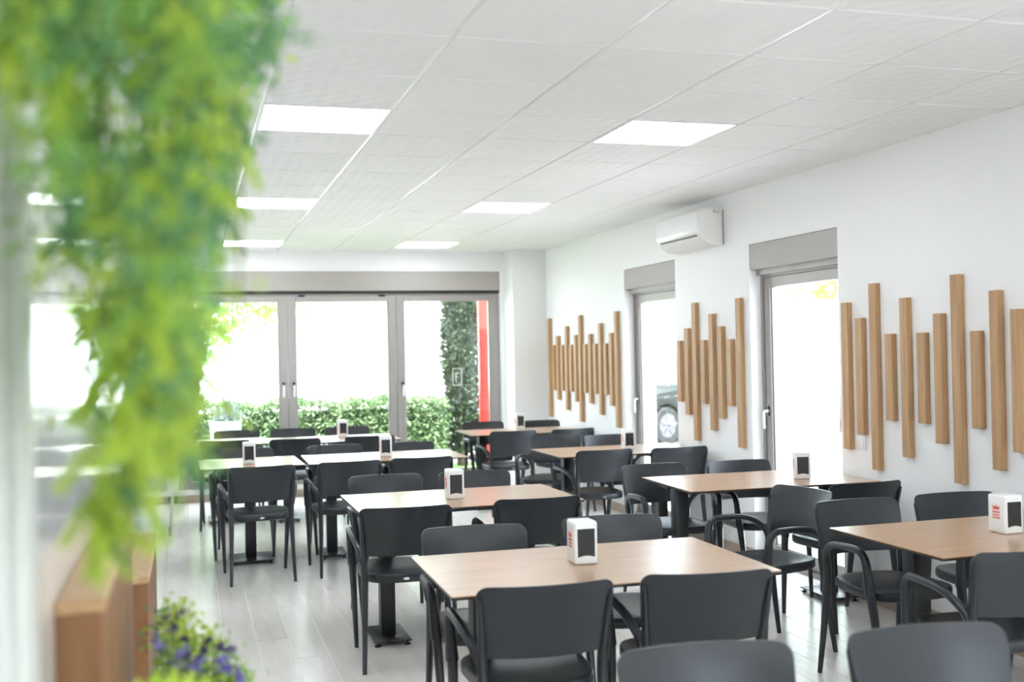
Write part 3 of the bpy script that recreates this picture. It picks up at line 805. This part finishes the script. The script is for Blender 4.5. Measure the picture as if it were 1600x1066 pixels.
pp = thing('white_planter', 'white ribbed planter with a silver plant outside the far window', 'planter', (.395, 13.25, -.02))
prof = [(.115,0),(.12,.02)]
for i in range(14): prof += [(.125+.0045*i+.004, .03+.055*i), (.125+.0045*i, .03+.055*i+.035)]
prof += [(.19,.80),(.195,.82),(.17,.82),(.16,.74)]
MB().lathe(prof, 28).build('pot', M['pot_white'], pp, smooth=True)
tag(leaf_cloud(700, lambda r: Vector((r.gauss(.03,.07), r.gauss(0,.07), .80+abs(r.gauss(0,.075)))), .06, .018, rnd).build('foliage', M['silver_leaf'], pp), kind='stuff')

def tree(label, x, y, h, rad, n, m_='tree_leaf', trunk_r=.12, seed=1, off=0):
    r = random.Random(seed); t = thing('street_tree', label, 'tree', (x, y, -.06), group='pale trees outside')
    MB().tube([(0,0,0),(.05,.02,h*.4),(0,0,h*.75),(.1,0,h)], [trunk_r,trunk_r*.8,trunk_r*.6,.03], 10).build('trunk', M['bark'], t, smooth=True)
    blobs = [(Vector((off+r.gauss(0,rad*.45), r.gauss(0,rad*.45), h + r.gauss(0,rad*.35))), rad*r.uniform(.35,.6)) for i in range(12)]
    def pt(r):
        c, rr = r.choice(blobs); d = Vector((r.gauss(0,1), r.gauss(0,1), r.gauss(0,1))).normalized()
        return c + d*rr*r.uniform(.6,1)
    tag(leaf_cloud(n, pt, .13, .045, r).build('crown', M[m_], t), kind='stuff')
tree('sunlit yellow-green tree behind the hedge, left pane of far window', .0, 19.5, 3.1, 1.4, 5200, seed=3, off=.9)
tree('pale tree beyond the street, top of the middle pane', 5.5, 30, 4.6, 2.2, 3600, seed=4)
tree('pale green tree seen through the nearer glass door', 11.4, 17.3, 2.9, 1.3, 3200, seed=6)

def car(label, loc, rz, paint):
    t = thing('parked_car', label, 'car', loc, rz)
    low = [(-2.05,.30),(-2.08,.55),(-1.98,.78),(-1.5,.86),(-.95,.92),(1.75,.95),(2.02,.85),(2.08,.55),(2.02,.30)]
    def arch(cx): return [(cx+.37*math.cos(a), .30+.37*math.sin(a)) for a in [math.pi*i/10 for i in range(11)]]
    poly = low + [(1.72,.22)] + [(x, max(z,.22)) for x, z in arch(1.28)] + [(-.92+.0,.2)] + [(x, max(z,.22)) for x, z in arch(-1.30)] + [(-1.75,.22)]
    MB().prism(poly, -.84, .84, 'y').build('body', paint, t, bevel=.03, seg=2)
    cab = [(-.95,.91),(-.25,1.40),(.1,1.47),(1.15,1.46),(1.55,1.36),(1.85,.94)]
    n = len(cab); vs = [(x, -.80 + (z-.91)*.28, z) for x, z in cab] + [(x, .80-(z-.91)*.28, z) for x, z in cab]
    b = MB(); b.add(vs, [tuple(range(n-1,-1,-1)), tuple(range(n,2*n))] + [(i,(i+1)%n,n+(i+1)%n,n+i) for i in range(n)])
    b.build('cabin', paint, t, bevel=.02)
    for s in (-1, 1):
        for q in ([(-.62,.97),(-.18,1.34),(.38,1.39),(.38,.97)], [(.46,.97),(.46,1.39),(1.12,1.38),(1.5,.99)]):
            b = MB(); v1 = [(x, s*(.808-(z-.91)*.28), z) for x, z in q]; v0 = [(x, s*(.78-(z-.91)*.28), z) for x, z in q]
            b.add(v1+v0, [(0,1,2,3),(7,6,5,4)] + [(i,(i+1)%4,4+(i+1)%4,4+i) for i in range(4)]); b.build('side_window', M['car_glass'], t)
        for cx in (1.28, -1.30):
            w = MB().lathe([(.20,-.09),(.30,-.10),(.315,-.06),(.315,.06),(.30,.10),(.20,.09)], 24, (cx, s*.76, .315), 'y', cap=False).build('wheel', M['rubber'], t, smooth=True)
            r_ = MB().lathe([(.205,-.06),(.205,.06),(.19,.07),(.185,.03),(.05,.035)], 24, (cx, s*.76+s*.03, .315), 'y')
            for k in range(7):
                a = 2*math.pi*k/7; dx, dz = math.cos(a), math.sin(a)
                r_.tube([(cx+dx*.03, s*.84, .315+dz*.03), (cx+dx*.19, s*.85, .315+dz*.19)], [.03,.022], 6)
            r_.build('rim', M['rim'], w, smooth=True)
    MB().box(-2.10, -2.06, -.35, .35, .42, .55).build('grille', M['black_plastic'], t)
    for s in (-1, 1): MB().box(-2.07, -1.95, s*.62-.14, s*.62+.14, .60, .72).build('headlight', M['plastic_white'], t, bevel=.02)
car('dark parked car seen low through the farther glass door', (8.44, 17.95, -.06), R(24), M['car_silver'])
car('white parked car behind the hedge, right pane of the far window', (7.1, 25.5, -.06), R(2), M['car_white'])
